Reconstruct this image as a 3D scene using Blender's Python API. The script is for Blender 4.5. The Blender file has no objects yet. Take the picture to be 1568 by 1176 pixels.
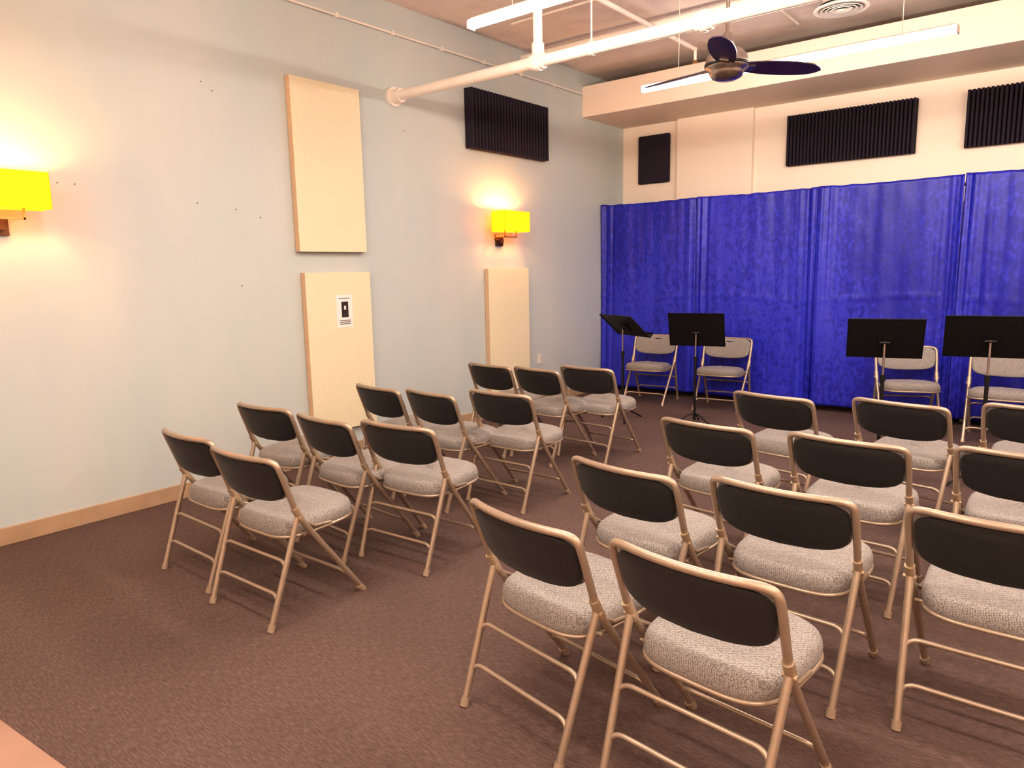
import bpy, math, random
from mathutils import Vector, Matrix, noise
random.seed(3)
sc = bpy.context.scene
sc.view_settings.view_transform = 'Standard'
try:
    sc.view_settings.look = 'Medium High Contrast'
except Exception:
    pass

# ------------------------------------------------------------------ materials
def newmat(name):
    m = bpy.data.materials.new(name); m.use_nodes = True
    nt = m.node_tree; b = nt.nodes['Principled BSDF']
    return m, nt, b
def node(nt, t, **kw):
    n = nt.nodes.new(t)
    for k, v in kw.items():
        setattr(n, k, v)
    return n
def coords(nt, scale=(1, 1, 1)):
    tc = node(nt, 'ShaderNodeTexCoord'); mp = node(nt, 'ShaderNodeMapping')
    mp.inputs['Scale'].default_value = scale
    nt.links.new(tc.outputs['Object'], mp.inputs['Vector'])
    return mp.outputs['Vector']
def noise_n(nt, vec, scale, detail=4, rough=.55):
    n = node(nt, 'ShaderNodeTexNoise'); n.inputs['Scale'].default_value = scale
    n.inputs['Detail'].default_value = detail; n.inputs['Roughness'].default_value = rough
    nt.links.new(vec, n.inputs['Vector']); return n.outputs['Fac']
def ramp(nt, fac, stops):
    r = node(nt, 'ShaderNodeValToRGB'); cr = r.color_ramp
    while len(cr.elements) < len(stops): cr.elements.new(.5)
    for e, (p, c) in zip(cr.elements, stops):
        e.position = p; e.color = (*c, 1)
    nt.links.new(fac, r.inputs['Fac']); return r.outputs['Color']
def bump(nt, b, h, strength, dist=.01):
    n = node(nt, 'ShaderNodeBump'); n.inputs['Strength'].default_value = strength
    n.inputs['Distance'].default_value = dist
    nt.links.new(h, n.inputs['Height']); nt.links.new(n.outputs['Normal'], b.inputs['Normal'])
def plain(name, col, rough=.5, metal=0., nscale=0, var=.06, bs=0.):
    m, nt, b = newmat(name)
    b.inputs['Roughness'].default_value = rough; b.inputs['Metallic'].default_value = metal
    b.inputs['Base Color'].default_value = (*col, 1)
    if nscale:
        v = coords(nt); f = noise_n(nt, v, nscale)
        c = ramp(nt, f, [(.25, tuple(x*(1-var) for x in col)), (.75, tuple(min(1, x*(1+var)) for x in col))])
        nt.links.new(c, b.inputs['Base Color'])
        if bs: bump(nt, b, noise_n(nt, v, nscale*8), bs)
    return m
M = {}
# left wall paint: pale blue-grey with faint vertical streaks
m, nt, b = newmat('wall_paint_pale_blue'); M['wallblue'] = m
f = noise_n(nt, coords(nt, (1, 1.6, .45)), 1.2, 4)
nt.links.new(ramp(nt, f, [(.30, (.51, .575, .58)), (.55, (.55, .595, .587)), (.75, (.58, .61, .595))]), b.inputs['Base Color'])
b.inputs['Roughness'].default_value = .6; bump(nt, b, noise_n(nt, coords(nt), 14), .08)
M['wallcream'] = plain('wall_paint_cream', (.86, .75, .64), .6, 0, 1.1, .04, .05)
M['beam'] = plain('beam_paint_cream', (.82, .70, .60), .6, 0, 1.5, .04, .05)
M['base'] = plain('baseboard_tan', (.46, .32, .21), .45, 0, 6, .1)
M['white'] = plain('white_painted_steel', (.82, .76, .70), .4, 0, 5, .05)
M['pipe'] = plain('pipe_paint_cream', (.88, .81, .74), .4, 0, 6, .06)
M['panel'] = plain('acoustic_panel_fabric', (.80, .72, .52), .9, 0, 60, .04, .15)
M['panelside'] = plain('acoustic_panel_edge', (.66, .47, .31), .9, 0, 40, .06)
M['foam'] = plain('acoustic_foam_charcoal', (.022, .014, .030), .85, 0, 90, .3, .4)
M['bronze'] = plain('bronze', (.12, .06, .03), .35, .8, 20, .15)
M['brass'] = plain('brass', (.55, .30, .10), .3, .9, 20, .1)
M['black'] = plain('stand_black', (.008, .007, .008), .45, .2, 30, .2)
M['nickel'] = plain('brushed_nickel', (.45, .38, .34), .28, 1., 30, .1)
M['blade'] = plain('fan_blade_dark', (.045, .02, .04), .4, 0, 12, .2)
M['frame'] = plain('chair_frame_beige', (.42, .33, .255), .28, .5, 25, .06)
M['bracket'] = plain('chair_bracket', (.48, .37, .26), .35, .5, 25, .06)
M['rubber'] = plain('rubber_foot', (.34, .25, .18), .6, 0, 30, .1)
M['paper'] = plain('paper', (.85, .82, .80), .7, 0, 8, .02)
M['ink'] = plain('ink', (.03, .02, .02), .7, 0, 30, .3)
M['dark'] = plain('painted_gap_shade', (.02, .015, .012), .8, 0, 30, .2)  # near-black colour standing in for shade inside the vent
M['plate'] = plain('outlet_plate', (.8, .75, .68), .4, 0, 20, .02)
M['tile'] = plain('entry_floor_tan', (.36, .22, .165), .5, 0, 3, .12)

def emis(name, col, s):
    m, nt, b = newmat(name)
    b.inputs['Emission Color'].default_value = (*col, 1); b.inputs['Emission Strength'].default_value = s
    b.inputs['Base Color'].default_value = (*col, 1)
    return m
M['tube'] = emis('fluorescent_tube', (1., .85, .73), 74)
M['bulb'] = emis('warm_bulb', (1., .62, .25), 24)

# carpet
m, nt, b = newmat('carpet_brown'); M['carpet'] = m
v = coords(nt, (26, 150, 1)); f1 = noise_n(nt, v, 1.0, 3, .7)
v2 = coords(nt, (1, 1, 1)); f2 = noise_n(nt, v2, 1.2, 3)
f3 = noise_n(nt, v2, 260, 2)
a1 = node(nt, 'ShaderNodeMath', operation='MULTIPLY_ADD'); nt.links.new(f2, a1.inputs[0]); a1.inputs[1].default_value = .22; nt.links.new(f1, a1.inputs[2])
a2 = node(nt, 'ShaderNodeMath', operation='MULTIPLY_ADD'); nt.links.new(f3, a2.inputs[0]); a2.inputs[1].default_value = .5; nt.links.new(a1.outputs[0], a2.inputs[2])
c = ramp(nt, a2.outputs[0], [(.62, (.066, .040, .034)), (.86, (.108, .066, .056)), (1.0, (.160, .103, .089))])
nt.links.new(c, b.inputs['Base Color']); b.inputs['Roughness'].default_value = .88
bump(nt, b, a2.outputs[0], .6, .006)

# ceiling concrete
m, nt, b = newmat('ceiling_concrete'); M['ceil'] = m
v = coords(nt); f = noise_n(nt, v, 1.6, 7, .65)
nt.links.new(ramp(nt, f, [(.28, (.58, .51, .48)), (.5, (.74, .67, .64)), (.75, (.82, .75, .72))]), b.inputs['Base Color']); b.inputs['Roughness'].default_value = .85
bump(nt, b, f, .3, .02)

# woven chair fabric
def fabric(name, ca, cb, sc_=150):
    m, nt, b = newmat(name)
    v = coords(nt)
    rot = node(nt, 'ShaderNodeMapping'); rot.inputs['Rotation'].default_value = (.3, .25, math.radians(45))
    nt.links.new(v, rot.inputs['Vector'])
    vo = node(nt, 'ShaderNodeTexVoronoi'); vo.inputs['Scale'].default_value = sc_; vo.inputs['Randomness'].default_value = .45
    nt.links.new(rot.outputs[0], vo.inputs['Vector'])
    c = ramp(nt, vo.outputs['Distance'], [(.22, cb), (.70, ca)])
    nt.links.new(c, b.inputs['Base Color']); b.inputs['Roughness'].default_value = .8
    b.inputs['Sheen Weight'].default_value = .1
    inv = node(nt, 'ShaderNodeMath', operation='SUBTRACT'); inv.inputs[0].default_value = 1; nt.links.new(vo.outputs['Distance'], inv.inputs[1])
    bump(nt, b, inv.outputs[0], .3, .0015)
    return m
M['fabric'] = fabric('chair_fabric_gray', (.15, .132, .125), (.40, .37, .35), 190)
M['backdark'] = fabric('chair_back_dark', (.005, .004, .004), (.022, .017, .017), 260)

# curtain
m, nt, b = newmat('curtain_blue_velvet'); M['curtain'] = m
v = coords(nt, (1, 1, .6)); f = noise_n(nt, v, 26, 5, .65); fb = noise_n(nt, coords(nt, (1, 1, .4)), 1.1, 2)
ad_ = node(nt, 'ShaderNodeMath', operation='MULTIPLY_ADD'); nt.links.new(fb, ad_.inputs[0]); ad_.inputs[1].default_value = .8; nt.links.new(f, ad_.inputs[2])
c = ramp(nt, ad_.outputs[0], [(.62, (.008, .009, .24)), (.90, (.015, .018, .38)), (1.0, (.030, .036, .52))])
nt.links.new(c, b.inputs['Base Color']); b.inputs['Roughness'].default_value = .40
b.inputs['Sheen Weight'].default_value = .4; b.inputs['Sheen Tint'].default_value = (.22, .27, 1, 1); b.inputs['Sheen Roughness'].default_value = .3
bump(nt, b, f, .3, .008)

# lamp shade (translucent, glowing)
m, nt, b = newmat('lampshade_amber'); M['shade'] = m
out = nt.nodes['Material Output']
tr = node(nt, 'ShaderNodeBsdfTranslucent'); tr.inputs['Color'].default_value = (.95, .57, .05, 1)
df = node(nt, 'ShaderNodeBsdfDiffuse'); df.inputs['Color'].default_value = (.9, .56, .08, 1)
em = node(nt, 'ShaderNodeEmission'); em.inputs['Strength'].default_value = .30
v = coords(nt); nt.links.new(ramp(nt, noise_n(nt, v, 90, 2), [(.3, (1, .46, .0)), (.7, (1, .56, .01))]), em.inputs['Color'])
mx = node(nt, 'ShaderNodeMixShader'); mx.inputs[0].default_value = .35
nt.links.new(tr.outputs[0], mx.inputs[1]); nt.links.new(df.outputs[0], mx.inputs[2])
ad = node(nt, 'ShaderNodeAddShader'); nt.links.new(mx.outputs[0], ad.inputs[0]); nt.links.new(em.outputs[0], ad.inputs[1])
nt.links.new(ad.outputs[0], out.inputs['Surface'])

# ------------------------------------------------------------------ mesh builder
class B:
    def __init__(s): s.v = []; s.f = []; s.m = []; s.sm = []; s.mats = []
    def mi(s, k):
        if k not in s.mats: s.mats.append(k)
        return s.mats.index(k)
    def add(s, vs, fs, mat, smooth=False):
        o = len(s.v); s.v += [tuple(p) for p in vs]; i = s.mi(mat)
        for f in fs:
            s.f.append([o+k for k in f]); s.m.append(i); s.sm.append(smooth)
    def box(s, lo, hi, mat, mtx=None):
        (x0, y0, z0), (x1, y1, z1) = lo, hi
        vs = [Vector(p) for p in ((x0,y0,z0),(x1,y0,z0),(x1,y1,z0),(x0,y1,z0),(x0,y0,z1),(x1,y0,z1),(x1,y1,z1),(x0,y1,z1))]
        if mtx: vs = [mtx @ p for p in vs]
        s.add(vs, [(0,3,2,1),(4,5,6,7),(0,1,5,4),(1,2,6,5),(2,3,7,6),(3,0,4,7)], mat)
    def tube(s, pts, r, mat, n=10, smooth_it=0, caps=True):
        pts = [Vector(p) for p in pts]
        for _ in range(smooth_it):
            q = [pts[0]]
            for a, b_ in zip(pts, pts[1:]):
                q += [a*.75+b_*.25, a*.25+b_*.75]
            q.append(pts[-1]); pts = q
        rs = r if isinstance(r, (list, tuple)) else [r]*len(pts)
        T = []
        for i in range(len(pts)):
            a = pts[max(0, i-1)]; c_ = pts[min(len(pts)-1, i+1)]; T.append((c_-a).normalized())
        up = Vector((0, 0, 1)) if abs(T[0].z) < .9 else Vector((1, 0, 0))
        N = (up - T[0]*up.dot(T[0])).normalized()
        vs = []
        for i, p in enumerate(pts):
            N = (N - T[i]*N.dot(T[i])).normalized(); Bn = T[i].cross(N)
            for k in range(n):
                a = 2*math.pi*k/n; vs.append(p + (N*math.cos(a)+Bn*math.sin(a))*rs[i])
        fs = []
        for i in range(len(pts)-1):
            for k in range(n):
                k2 = (k+1) % n; fs.append((i*n+k, i*n+k2, (i+1)*n+k2, (i+1)*n+k))
        s.add(vs, fs, mat, True)
        if caps:
            e = (len(pts)-1)*n
            s.add([vs[k] for k in range(n)], [tuple(range(n))[::-1]], mat)
            s.add([vs[e+k] for k in range(n)], [tuple(range(n))], mat)
    def lathe(s, c, prof, mat, n=32):
        vs = []; fs = []
        for r, z in prof:
            for k in range(n):
                a = 2*math.pi*k/n; vs.append((c[0]+r*math.cos(a), c[1]+r*math.sin(a), c[2]+z))
        for i in range(len(prof)-1):
            for k in range(n):
                k2 = (k+1) % n; fs.append((i*n+k, i*n+k2, (i+1)*n+k2, (i+1)*n+k))
        s.add(vs, fs, mat, True)
    def rings(s, rings, mat, capa=True, capb=True):
        n = len(rings[0]); vs = [p for r in rings for p in r]; fs = []
        for i in range(len(rings)-1):
            for k in range(n):
                k2 = (k+1) % n; fs.append((i*n+k, i*n+k2, (i+1)*n+k2, (i+1)*n+k))
        if capa: fs.append(tuple(range(n))[::-1])
        if capb: fs.append(tuple(range((len(rings)-1)*n, len(rings)*n)))
        s.add(vs, fs, mat, True)
    def mesh(s, name):
        me = bpy.data.meshes.new(name); me.from_pydata(s.v, [], s.f)
        for k in s.mats: me.materials.append(M[k])
        for p, i, sm in zip(me.polygons, s.m, s.sm): p.material_index = i; p.use_smooth = sm
        me.update(); return me
    def obj(s, name, loc=(0, 0, 0), rot=0):
        o = bpy.data.objects.new(name, s.mesh(name)); sc.collection.objects.link(o)
        o.location = loc; o.rotation_euler = (0, 0, rot); return o
def bevel(o, w=.004, seg=2):
    m = o.modifiers.new('bevel', 'BEVEL'); m.width = w; m.segments = seg; m.limit_method = 'ANGLE'; return o

# ------------------------------------------------------------------ room
XR, YF, H = 7.6, -11.2, 3.98
def slab(name, lo, hi, mat):
    b = B(); b.box(lo, hi, mat); return b.obj(name)
def prism(name, poly, z0, z1, mat):
    b = B(); n = len(poly)
    vs = [(x, y, z0) for x, y in poly]+[(x, y, z1) for x, y in poly]
    b.add(vs, [tuple(range(n))[::-1], tuple(range(n, 2*n))]+[(k, (k+1) % n, n+(k+1) % n, n+k) for k in range(n)], mat)
    return b.obj(name)
E0, E1 = -8.28, -7.55
prism('floor', [(0, E0), (XR, E1), (XR, 0), (0, 0)], -.1, 0, 'carpet')
prism('floor_entry', [(0, YF), (XR, YF), (XR, E1), (0, E0)], -.1, -.002, 'tile')
slab('wall_left', (-.12, YF-.12, -.1), (0, .12, H+.1), 'wallblue')
slab('wall_back', (0, 0, -.1), (XR, .12, H+.1), 'wallcream')
slab('wall_right', (XR, YF-.12, -.1), (XR+.12, .12, H+.1), 'wallcream')
slab('wall_front', (0, YF-.12, -.1), (XR, YF, H+.1), 'wallcream')
slab('ceiling', (0, YF, H), (XR, 0, H+.1), 'ceil')
bevel(slab('baseboard_left', (0, YF, 0), (.014, 0, .112), 'base'), .004)
slab('baseboard_back', (.014, -.014, 0), (XR, 0, .112), 'base')
bevel(slab('trim_beam', (0, -1.01, 3.45), (XR, 0, 3.81), 'beam'), .006)
slab('trim_pilaster', (.82, -.07, .112), (1.79, 0, 3.45), 'wallcream')

# ------------------------------------------------------------------ curtains
def curtain(x0, x1, zt, seed, amp, dy=0):
    b = B(); nx, nz = 190, 80; vs = []
    L = x1-x0
    def N(a, c_, d): return noise.noise(Vector((a, c_, d)))
    for j in range(nz+1):
        v = j/nz
        for i in range(nx+1):
            u = i/nx; x = x0+L*u
            e = min(u, 1-u)*L
            wob = N(seed, v*1.6, 7.)*.05
            edge = math.exp(-((e+wob)/.15)**2)
            y = .05*N(x*1.2+seed*3, v*.6, 3.)
            y += amp*.026*N(x*3.6+seed+v*.4, v*.5, 9.)
            y += amp*.009*N(x*10+seed-v*.6, v*.8, 2.)
            y += edge*(.055+.015*amp)*N(x*14+seed*2, v*.4, 5.)
            y += edge*.016*N(x*32+seed*2, v*.6, 8.)
            y += .004*N(x*7+seed+v*3, v*9-x*4, 5.)
            y -= .006*math.exp(-((v-.5-.01*math.sin(x*3))/.006)**2)
            y = max(-.085, min(.085, y))
            zz = zt*(1-v)+.07*v + (1-v)**3*(-.012*math.sin(math.pi*u)+.010*N(x*9, seed, 0.))
            vs.append((x, -.575+dy+y-.015*v, zz))
    n = nx+1
    b.add(vs, [(j*n+i, j*n+i+1, (j+1)*n+i+1, (j+1)*n+i) for j in range(nz) for i in range(nx)], 'curtain', True)
    o = b.obj('stage_curtain')
    m = o.modifiers.new('thick', 'SOLIDIFY'); m.thickness = .003
    return o
for k, (a, c_, z, s_, am) in enumerate([(.01, 1.37, 2.42, 1, 1.2), (1.345, 2.71, 2.425, 4, .9), (2.685, 4.05, 2.43, 9, .8), (4.055, 5.42, 2.44, 13, 2.8), (5.40, 6.75, 2.43, 17, 1.5)]):
    curtain(a, c_, z, s_, am)
b = B()
b.tube([(.03, -.42, 2.35), (6.75, -.42, 2.35)], .019, 'nickel')
for x in (.06, 4.15, 6.7):
    b.tube([(x, -.40, .01), (x, -.40, 2.37)], .022, 'nickel'); b.box((x-.05 if x < 1 else x-.2, -.48, 0), (x+.2, -.2, .012), 'black')
b.obj('curtain_stand')

# ------------------------------------------------------------------ folding chair
def chair_mesh():
    b = B(); R = .0138
    def yb(z): return .088-(z-.52)*.088/.265
    def bow(x): return -.045*(1-(x/.268)**2)
    def path(sg):
        return [(sg*.245, .466, .012), (sg*.252, .30, .235), (sg*.260, .137, .452), (sg*.264, .090, .525), (sg*.267, .050, .64), (sg*.269, .018, .730)]
    P = path(-1) + [(-.264, .003, .772), (-.230, -.008, .783)]
    for i in range(9):
        x = -.19+.38*i/8; P.append((x, bow(x), .785))
    P += [(.230, -.008, .783), (.264, .003, .772)] + path(1)[::-1]
    b.tube(P, R, 'frame', 12, 2)
    for sg in (-1, 1):
        leg = lambda z: Vector((sg*(.247+.016*z/.5), -.075+.172*z/.5, z))
        b.tube([leg(.012), leg(.25), leg(.505)], R, 'frame', 12)
        b.tube([leg(0), leg(.03)], .0168, 'rubber', 12)
        b.tube([(sg*.2445, .470, 0), (sg*.2465, .445, .034)], .0168, 'rubber', 12)
        # hinge sleeve and plate
        b.tube([(sg*.263, .118, .478), (sg*.265, .080, .548)], .0175, 'bracket', 12)
        b.tube([(sg*.244, .10, .498), (sg*.286, .10, .498)], .0085, 'bracket', 10)
        b.tube([(sg*.262, .125, .47), (sg*.246, .20, .425), (sg*.24, .30, .415)], .008, 'frame', 8)
    def bar(zl, zc, legf):
        a = legf(-1, zl); c_ = legf(1, zl)
        p0 = legf(-1, zc); p1 = legf(1, zc)
        b.tube([a, a+(p0-a)*.7+Vector((.004, 0, 0)), p0+Vector((.035, 0, 0)), p0+Vector((.08, 0, 0)), p1-Vector((.08, 0, 0)), p1-Vector((.035, 0, 0)), c_+(p1-c_)*.7-Vector((.004, 0, 0)), c_], .0088, 'frame', 10, 2)
    rl = lambda sg, z: Vector((sg*(.247+.016*z/.5), -.075+.172*z/.5, z))
    fl = lambda sg, z: Vector((sg*(.245+.013*z/.4), .470-.74*z, z))
    bar(.235, .30, rl); bar(.09, .155, rl); bar(.07, .13, fl)
    # seat
    n = 56; rings_ = []
    def outline(sx, z, e=3.8):
        r = []
        for k in range(n):
            a = 2*math.pi*k/n; ca, sa = math.cos(a), math.sin(a)
            x = math.copysign(abs(ca)**(2/e), ca); y = math.copysign(abs(sa)**(2/e), sa)
            hx = .241+.008*y
            r.append((x*hx*sx, .268+y*.225*sx, z+.012*y+(.004*math.cos(x*1.5) if z > .45 else 0)))
        return r
    for s_, z in ((.92, .402), (.97, .405), (.99, .415), (1.0, .432), (.99, .450), (.965, .464), (.92, .474), (.84, .481), (.7, .485), (.45, .488), (.2, .489), (.05, .489)):
        rings_.append(outline(s_, z))
    b.rings(rings_, 'fabric')
    o = outline(.985, .402); o.append(o[0]); b.tube(o, .0085, 'frame', 8, 0, False)
    b.tube([(-.25, .14, .40), (.25, .14, .40)], .007, 'frame', 8)
    # back rest
    def bo(sc_, off, e=5.0, hz=.098, zc=.675):
        r = []
        for k in range(n):
            a = 2*math.pi*k/n; ca, sa = math.cos(a), math.sin(a)
            x = math.copysign(abs(ca)**(2/e), ca)*.257*sc_; zz = math.copysign(abs(sa)**(2/e), sa)
            z = zc+zz*hz*sc_
            if zz < 0:
                z -= .014*math.cos(x/.257*math.pi/2)*(-zz); x *= 1-.05*(-zz)
            r.append((x, yb(z)+bow(x)+off, z))
        return r
    b.rings([bo(s_, o_, 5, .104, .682) for s_, o_ in ((.96, .006), (.99, .010), (1.0, .020), (.975, .030), (.9, .035), (.6, .038), (.2, .039))], 'fabric')
    b.rings([bo(s_, o_) for s_, o_ in ((.10, -.010), (.5, -.010), (.93, -.009), (.98, -.003), (.98, .008))][::-1], 'backdark')
    return b.mesh('folding_chair')
CM = chair_mesh()
poses = [(1.42,-6.98,-1),(2.04,-7.03,1),(1.04,-6.29,3),(1.68,-6.31,-4),(2.17,-6.19,4),(1.07,-5.38,-7),(1.57,-5.34,-8),(1.99,-5.09,0),
(.98,-4.02,-7),(1.49,-4.01,-10),(1.81,-3.73,-3),(3.63,-6.95,-10),(4.25,-6.97,-6),(3.60,-6.23,-8),(4.23,-6.15,-3),(4.92,-6.10,0),
(3.54,-5.25,-7),(4.23,-5.22,-4),(4.93,-5.07,0),(3.54,-4.23,-10),(4.24,-4.08,-11),(4.91,-3.83,0),
(.97,-.84,187),(1.86,-.80,186),(3.69,-.84,201),(4.52,-.90,181)]
for x, y, a in poses:
    o = bpy.data.objects.new('folding_chair', CM); sc.collection.objects.link(o)
    o.location = (x, y, 0); o.rotation_euler = (0, 0, math.radians(a))

# ------------------------------------------------------------------ music stands
def stand(x, y, rot, zc, tilt, w=.54, h=.33):
    b = B()
    Mx = Matrix.Translation((0, 0, zc)) @ Matrix.Rotation(math.radians(tilt), 4, 'X')
    b.box((-w/2, -.002, -h/2), (w/2, .002, h/2), 'black', Mx)
    b.box((-w/2, 0, -h/2-.002), (w/2, .055, -h/2+.002), 'black', Mx)
    b.box((-w/2, .052, -h/2), (w/2, .056, -h/2+.012), 'black', Mx)
    for sx in (-1, 1): b.box((sx*w/2-.002, -.008, -h/2), (sx*w/2+.002, .002, h/2), 'black', Mx)
    b.box((-w/2, -.008, h/2-.002), (w/2, .002, h/2+.002), 'black', Mx)
    b.box((-.045, -.014, -.07), (.045, -.002, .03), 'black', Mx)
    b.tube([(-.035, -.02, zc-.03), (.035, -.02, zc-.03)], .013, 'black', 10)
    b.tube([(0, -.022, .30), (0, -.022, zc-.02)], .008, 'nickel', 10)
    b.tube([(0, -.022, .06), (0, -.022, zc-.30)], .0135, 'black', 12)
    b.tube([(0, -.022, zc-.32), (0, -.022, zc-.27)], .019, 'black', 12)
    for k in range(3):
        a = math.radians(90+120*k); dx, dy = math.cos(a), math.sin(a)
        b.tube([(0, -.022, .12), (dx*.04, dy*.04-.022, .125), (dx*.14, dy*.14-.022, .07), (dx*.25, dy*.25-.022, .009)], .008, 'black', 8, 2)
    return b.obj('music_stand', (x, y, 0), math.radians(rot))
stand(1.27, -2.15, -25, 1.01, 48, .56, .34); stand(2.0, -1.98, 14, .98, 20, .55, .36)
stand(3.90, -2.86, 14, 1.05, 24, .51); stand(4.55, -2.75, 10, 1.08, 24, .56)

# ------------------------------------------------------------------ acoustic panels
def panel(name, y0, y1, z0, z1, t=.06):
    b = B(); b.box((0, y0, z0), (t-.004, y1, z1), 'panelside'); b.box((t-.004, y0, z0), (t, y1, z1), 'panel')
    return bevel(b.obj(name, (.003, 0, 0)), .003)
panel('acoustic_panel', -5.25, -4.56, 1.79, 3.15)
panel('acoustic_panel', -5.22, -4.54, .26, 1.62)
panel('acoustic_panel', -2.92, -2.22, .27, 1.63)
def foam(L, Hh, t=.10, n=26):
    b = B(); base = .35*t
    b.box((0, -base, 0), (L, 0, Hh), 'foam')
    for i in range(n):
        x0 = L*i/n; x1 = L*(i+1)/n; w = x1-x0
        prof = [(x0+w*.04, -base), (x0+w*.10, -t*.93), (x0+w*.25, -t), (x0+w*.60, -t), (x0+w*.74, -t*.93), (x0+w*.80, -base)]
        k = len(prof); vs = [(px, py, 0) for px, py in prof]+[(px, py, Hh) for px, py in prof]
        b.add(vs, [(j, j+1, k+j+1, k+j) for j in range(k-1)]+[tuple(range(k))[::-1], tuple(range(k, 2*k))], 'foam')
    return b
foam(1.32, .58).obj('sound_absorber_foam', (.003, -3.16, 2.84), math.radians(90))
for x in (2.19, 3.95):
    foam(1.32, .55, .09, 34).obj('ribbed_foam_panel', (x, -.003, 2.74))
b = B(); b.box((.25, -.05, 2.70), (.70, 0, 3.31), 'foam'); bevel(b.obj('square_foam_panel', (0, -.003, 0)), .02, 3)

# poster
b = B()
b.box((.0635, -4.925, 1.15), (.065, -4.755, 1.425), 'paper')
b.box((.065, -4.872, 1.235), (.0657, -4.80, 1.37), 'ink')
b.box((.0657, -4.845, 1.30), (.0661, -4.825, 1.335), 'paper')
for z in (1.395, 1.205, 1.19, 1.175): b.box((.065, -4.90, z), (.0654, -4.78, z+.006), 'ink')
b.obj('poster')
# outlet
b = B(); b.box((0, -2.0, .50), (.007, -1.925, .62), 'plate')
for z in (.535, .575): b.box((.007, -1.975, z), (.0085, -1.95, z+.02), 'white')
b.obj('wall_outlet', (.002, 0, 0))
# nails
b = B()
for y, z in ((-5.95, 2.98), (-5.87, 2.93), (-5.55, 2.05), (-5.75, 2.10), (-6.05, 2.13), (-6.85, 2.20), (-6.95, 2.2), (-5.75, 1.53), (-4.0, 2.9)):
    b.tube([(0, y, z), (.008, y, z)], .0035, 'bronze', 8)
b.obj('picture_nails')

# ------------------------------------------------------------------ sconces
def sconce(yc):
    b = B(); L, x0, x1, z0, z1 = .43, .09, .27, 2.015, 2.225
    y0, y1 = yc-L/2, yc+L/2; t = .002
    b.box((x0, y0, z0), (x0+t, y1, z1), 'shade'); b.box((x1-t, y0, z0), (x1, y1, z1), 'shade')
    b.box((x0, y0, z0), (x1, y0+t, z1), 'shade'); b.box((x0, y1-t, z0), (x1, y1, z1), 'shade')
    b.box((0, yc-.055, 1.87), (.022, yc+.055, 1.97), 'bronze')
    b.box((.02, yc-.03, 1.90), (.05, yc+.03, 1.95), 'bronze')
    for dz in (1.955, 1.985):
        b.box((.03, yc-.10, dz), (.17, yc-.088, dz+.012), 'brass')
    b.box((.165, yc-.10, 1.955), (.177, yc+.10, 1.967), 'brass')
    b.box((.03, yc-.10, 1.93), (.042, yc+.03, 1.942), 'brass'); b.box((.03, yc-.10, 1.93), (.042, yc-.088, 1.997), 'brass')
    for dy in (-.10, .09):
        b.box((.165, yc+dy, 1.955), (.177, yc+dy+.012, 2.05), 'brass')
        b.tube([(.171, yc+dy+.006, 2.04), (.171, yc+dy+.006, 2.08)], .014, 'brass', 12)
        b.lathe((.171, yc+dy+.006, 2.10), [(.001, -.025), (.018, -.018), (.024, 0), (.018, .018), (.001, .025)], 'bulb', 12)
    o = b.obj('wall_sconce')
    for dy in (-.094, .096):
        ld = bpy.data.lights.new('bulb_light', 'POINT'); ld.energy = 11.5; ld.color = (1, .52, .20); ld.shadow_soft_size = .03
        lo = bpy.data.objects.new('bulb_light', ld); sc.collection.objects.link(lo); lo.parent = o; lo.location = (.18, yc+dy, 2.165)
sconce(-7.30); sconce(-2.67)

# ------------------------------------------------------------------ fluorescent fixtures
def fixture(x0, y, z=3.20, L=2.44):
    b = B(); x1 = x0+L
    b.box((x0, y-.030, z+.012), (x1, y+.030, z+.022), 'white')
    b.box((x0+.02, y-.018, z+.022), (x1-.02, y+.018, z+.032), 'white')
    b.box((x0-.004, y-.036, z-.034), (x0+.006, y+.036, z+.014), 'white'); b.box((x1-.006, y-.036, z-.034), (x1+.004, y+.036, z+.014), 'white')
    pr = [(-.032, .013)] + [(-.036*math.cos(math.pi*k/10), -.034*math.sin(math.pi*k/10)) for k in range(11)] + [(.032, .013)]
    n = len(pr); vs = [(x0+.006, y+p, z+q) for p, q in pr]+[(x1-.006, y+p, z+q) for p, q in pr]
    b.add(vs, [(k, n+k, n+k+1, k+1) for k in range(n-1)], 'tube')
    for x in (x0+.35, x1-.35):
        b.tube([(x, y, z+.03), (x, y, H)], .003, 'white', 6)
    b.obj('fluorescent_light')
for y in (-2.72, -5.03, -7.34, -9.65):
    fixture(1.77, y)
    fixture(4.95, y)

# ------------------------------------------------------------------ sprinkler piping
b = B(); yp, zp = -4.12, 3.175
b.tube([(.0, yp, zp), (XR, yp, zp)], .043, 'pipe', 20)
b.tube([(0, yp, zp), (.03, yp, zp)], .085, 'pipe', 20)
b.tube([(.03, yp, zp), (.12, yp, zp)], .062, 'pipe', 20)
for x in (1.64, 2.98, 5.0, 6.6):
    b.tube([(x-.055, yp, zp), (x+.055, yp, zp)], .058, 'pipe', 20)
    b.tube([(x-.018, yp, zp), (x+.018, yp, zp)], .068, 'pipe', 20)
b.tube([(1.64, yp, zp), (1.64, yp, 3.85)], .036, 'pipe', 16)
b.tube([(1.64, yp, zp+.03), (1.64, yp, zp+.13)], .048, 'pipe', 16)
b.tube([(1.64, yp, 3.85), (1.64, -1.36, 3.85)], .022, 'pipe', 12)
b.tube([(1.64, yp-.05, 3.85), (1.64, yp+.08, 3.85)], .045, 'pipe', 12)
b.tube([(1.64, -1.36, 3.87), (1.64, -1.36, 3.74)], .016, 'pipe', 10)
b.lathe((1.64, -1.36, 3.73), [(.001, -.02), (.03, -.015), (.03, -.01), (.012, 0), (.012, .02)], 'brass', 16)
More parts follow.
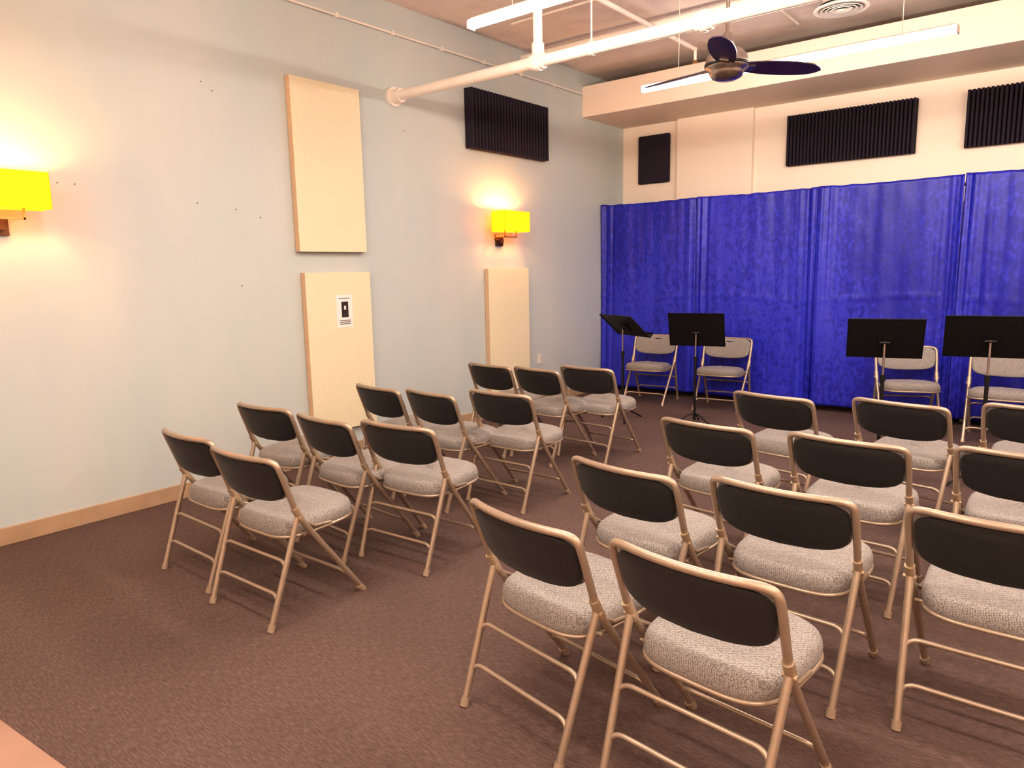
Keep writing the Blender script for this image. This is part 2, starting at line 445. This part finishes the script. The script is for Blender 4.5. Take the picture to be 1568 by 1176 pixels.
for x in (2.12, 4.1, 6.0):
    b.tube([(x, yp, zp+.04), (x, yp, H)], .006, 'pipe', 8)
    b.tube([(x-.014, yp, zp), (x+.014, yp, zp)], .050, 'white', 20)
b.obj('sprinkler_pipe')
b = B()
b.tube([(.016, -7.5, 3.72), (.016, -1.0, 3.72)], .011, 'white', 8)
for y in [-7.2+i*.62 for i in range(10)]: b.box((0, y-.012, 3.70), (.03, y+.012, 3.74), 'white')
b.obj('wall_conduit')
b = B()
b.tube([(0.5, -3.0, 3.955), (7.4, -3.0, 3.955)], .012, 'white', 8)
b.tube([(2.6, -6.0, 3.955), (2.6, -1.1, 3.955)], .012, 'white', 8)
b.box((2.53, -3.06, 3.92), (2.67, -2.94, 3.98), 'white')
b.obj('ceiling_conduit')
b = B()
b.tube([(.0, -2.2, 3.90), (7.4, -2.2, 3.90)], .03, 'pipe', 12); 
b.obj('ceiling_pipe')

# ------------------------------------------------------------------ ceiling fan
b = B(); fc = (3.0, -3.79, 2.96)
b.tube([(fc[0], fc[1], fc[2]+.10), (fc[0], fc[1], H)], .013, 'nickel', 12)
b.lathe(fc, [(.02, .22), (.035, .20), (.04, .12), (.10, .10), (.135, .06), (.145, .02), (.145, -.02), (.12, -.03), (.118, -.045), (.10, -.075), (.06, -.092), (.001, -.097)], 'nickel', 40)
b.lathe(fc, [(.146, .012), (.149, .012), (.149, -.006), (.146, -.006)], 'black', 40)
b.lathe((fc[0], fc[1], H), [(.065, 0), (.065, -.02), (.03, -.07), (.012, -.075)], 'nickel', 24)
for a in (-72, 48, 168):
    Mz = Matrix.Translation(fc) @ Matrix.Rotation(math.radians(a), 4, 'Z') @ Matrix.Rotation(math.radians(-13), 4, 'X')
    top = []; bot = []
    N = 22
    for i in range(N+1):
        u = i/N; r = .12+.59*u
        w = .055+.035*math.sin(math.pi*min(1, u*1.05))**.8
        if u > .8: w *= math.sqrt(max(0, 1-((u-.8)/.2)**2))*.97+.03
        sweep = .05*u*u
        top.append((r, w+sweep*.3, .0)); bot.append((r, -w+sweep*.3, 0))
    vs = [Mz @ Vector((x, y, .004)) for x, y, z in top]+[Mz @ Vector((x, y, .004)) for x, y, z in bot]+[Mz @ Vector((x, y, -.004)) for x, y, z in top]+[Mz @ Vector((x, y, -.004)) for x, y, z in bot]
    n = N+1; fs = []
    for i in range(N):
        fs += [(i, i+1, n+i+1, n+i), (2*n+i, 3*n+i, 3*n+i+1, 2*n+i+1), (i, 2*n+i, 2*n+i+1, i+1), (n+i, n+i+1, 3*n+i+1, 3*n+i)]
    fs += [(0, n, 3*n, 2*n), (n-1, 3*n-1, 4*n-1, 2*n-1)]
    b.add(vs, fs, 'blade')
    b.box((.09, -.03, -.012), (.20, .03, .010), 'nickel', Mz)
b.obj('ceiling_fan')

# vent
b = B(); vc = (3.22, -1.92, 3.75)
b.lathe(vc, [(.15, .23), (.15, .02), (.22, .0), (.22, -.01), (.19, -.012), (.18, .01)], 'white', 40)
for r in (.15, .112, .075):
    b.lathe(vc, [(r+.018, -.014), (r+.016, -.02), (r-.010, .012), (r-.008, .018)], 'white', 40)
b.lathe(vc, [(.04, -.015), (.026, -.025), (.001, -.026)], 'white', 24)
b.lathe(vc, [(.18, .03), (.001, .03)], 'dark', 32)  # solid disc, shade of the duct opening painted in
b.obj('ceiling_vent')

# ------------------------------------------------------------------ camera
psi, phi, rho = map(math.radians, (38.930, 9.017, -1.114))
F = Vector((-math.sin(psi)*math.cos(phi), math.cos(psi)*math.cos(phi), -math.sin(phi)))
R = Vector((math.cos(psi), math.sin(psi), 0)); U = R.cross(F)
R2 = R*math.cos(rho)+U*math.sin(rho); U2 = -R*math.sin(rho)+U*math.cos(rho)
cd = bpy.data.cameras.new('camera'); cam = bpy.data.objects.new('camera', cd); sc.collection.objects.link(cam)
mt = Matrix((R2, U2, -F)).transposed().to_4x4(); mt.translation = Vector((5.079, -8.77, 1.608)); cam.matrix_world = mt
cd.sensor_width = 36; cd.lens = 36*1096.7/1568; cd.clip_start = .05
sc.camera = cam
w = bpy.data.worlds.new('world'); sc.world = w; w.use_nodes = True
w.node_tree.nodes['Background'].inputs[0].default_value = (.9, .8, .7, 1); w.node_tree.nodes['Background'].inputs[1].default_value = .1
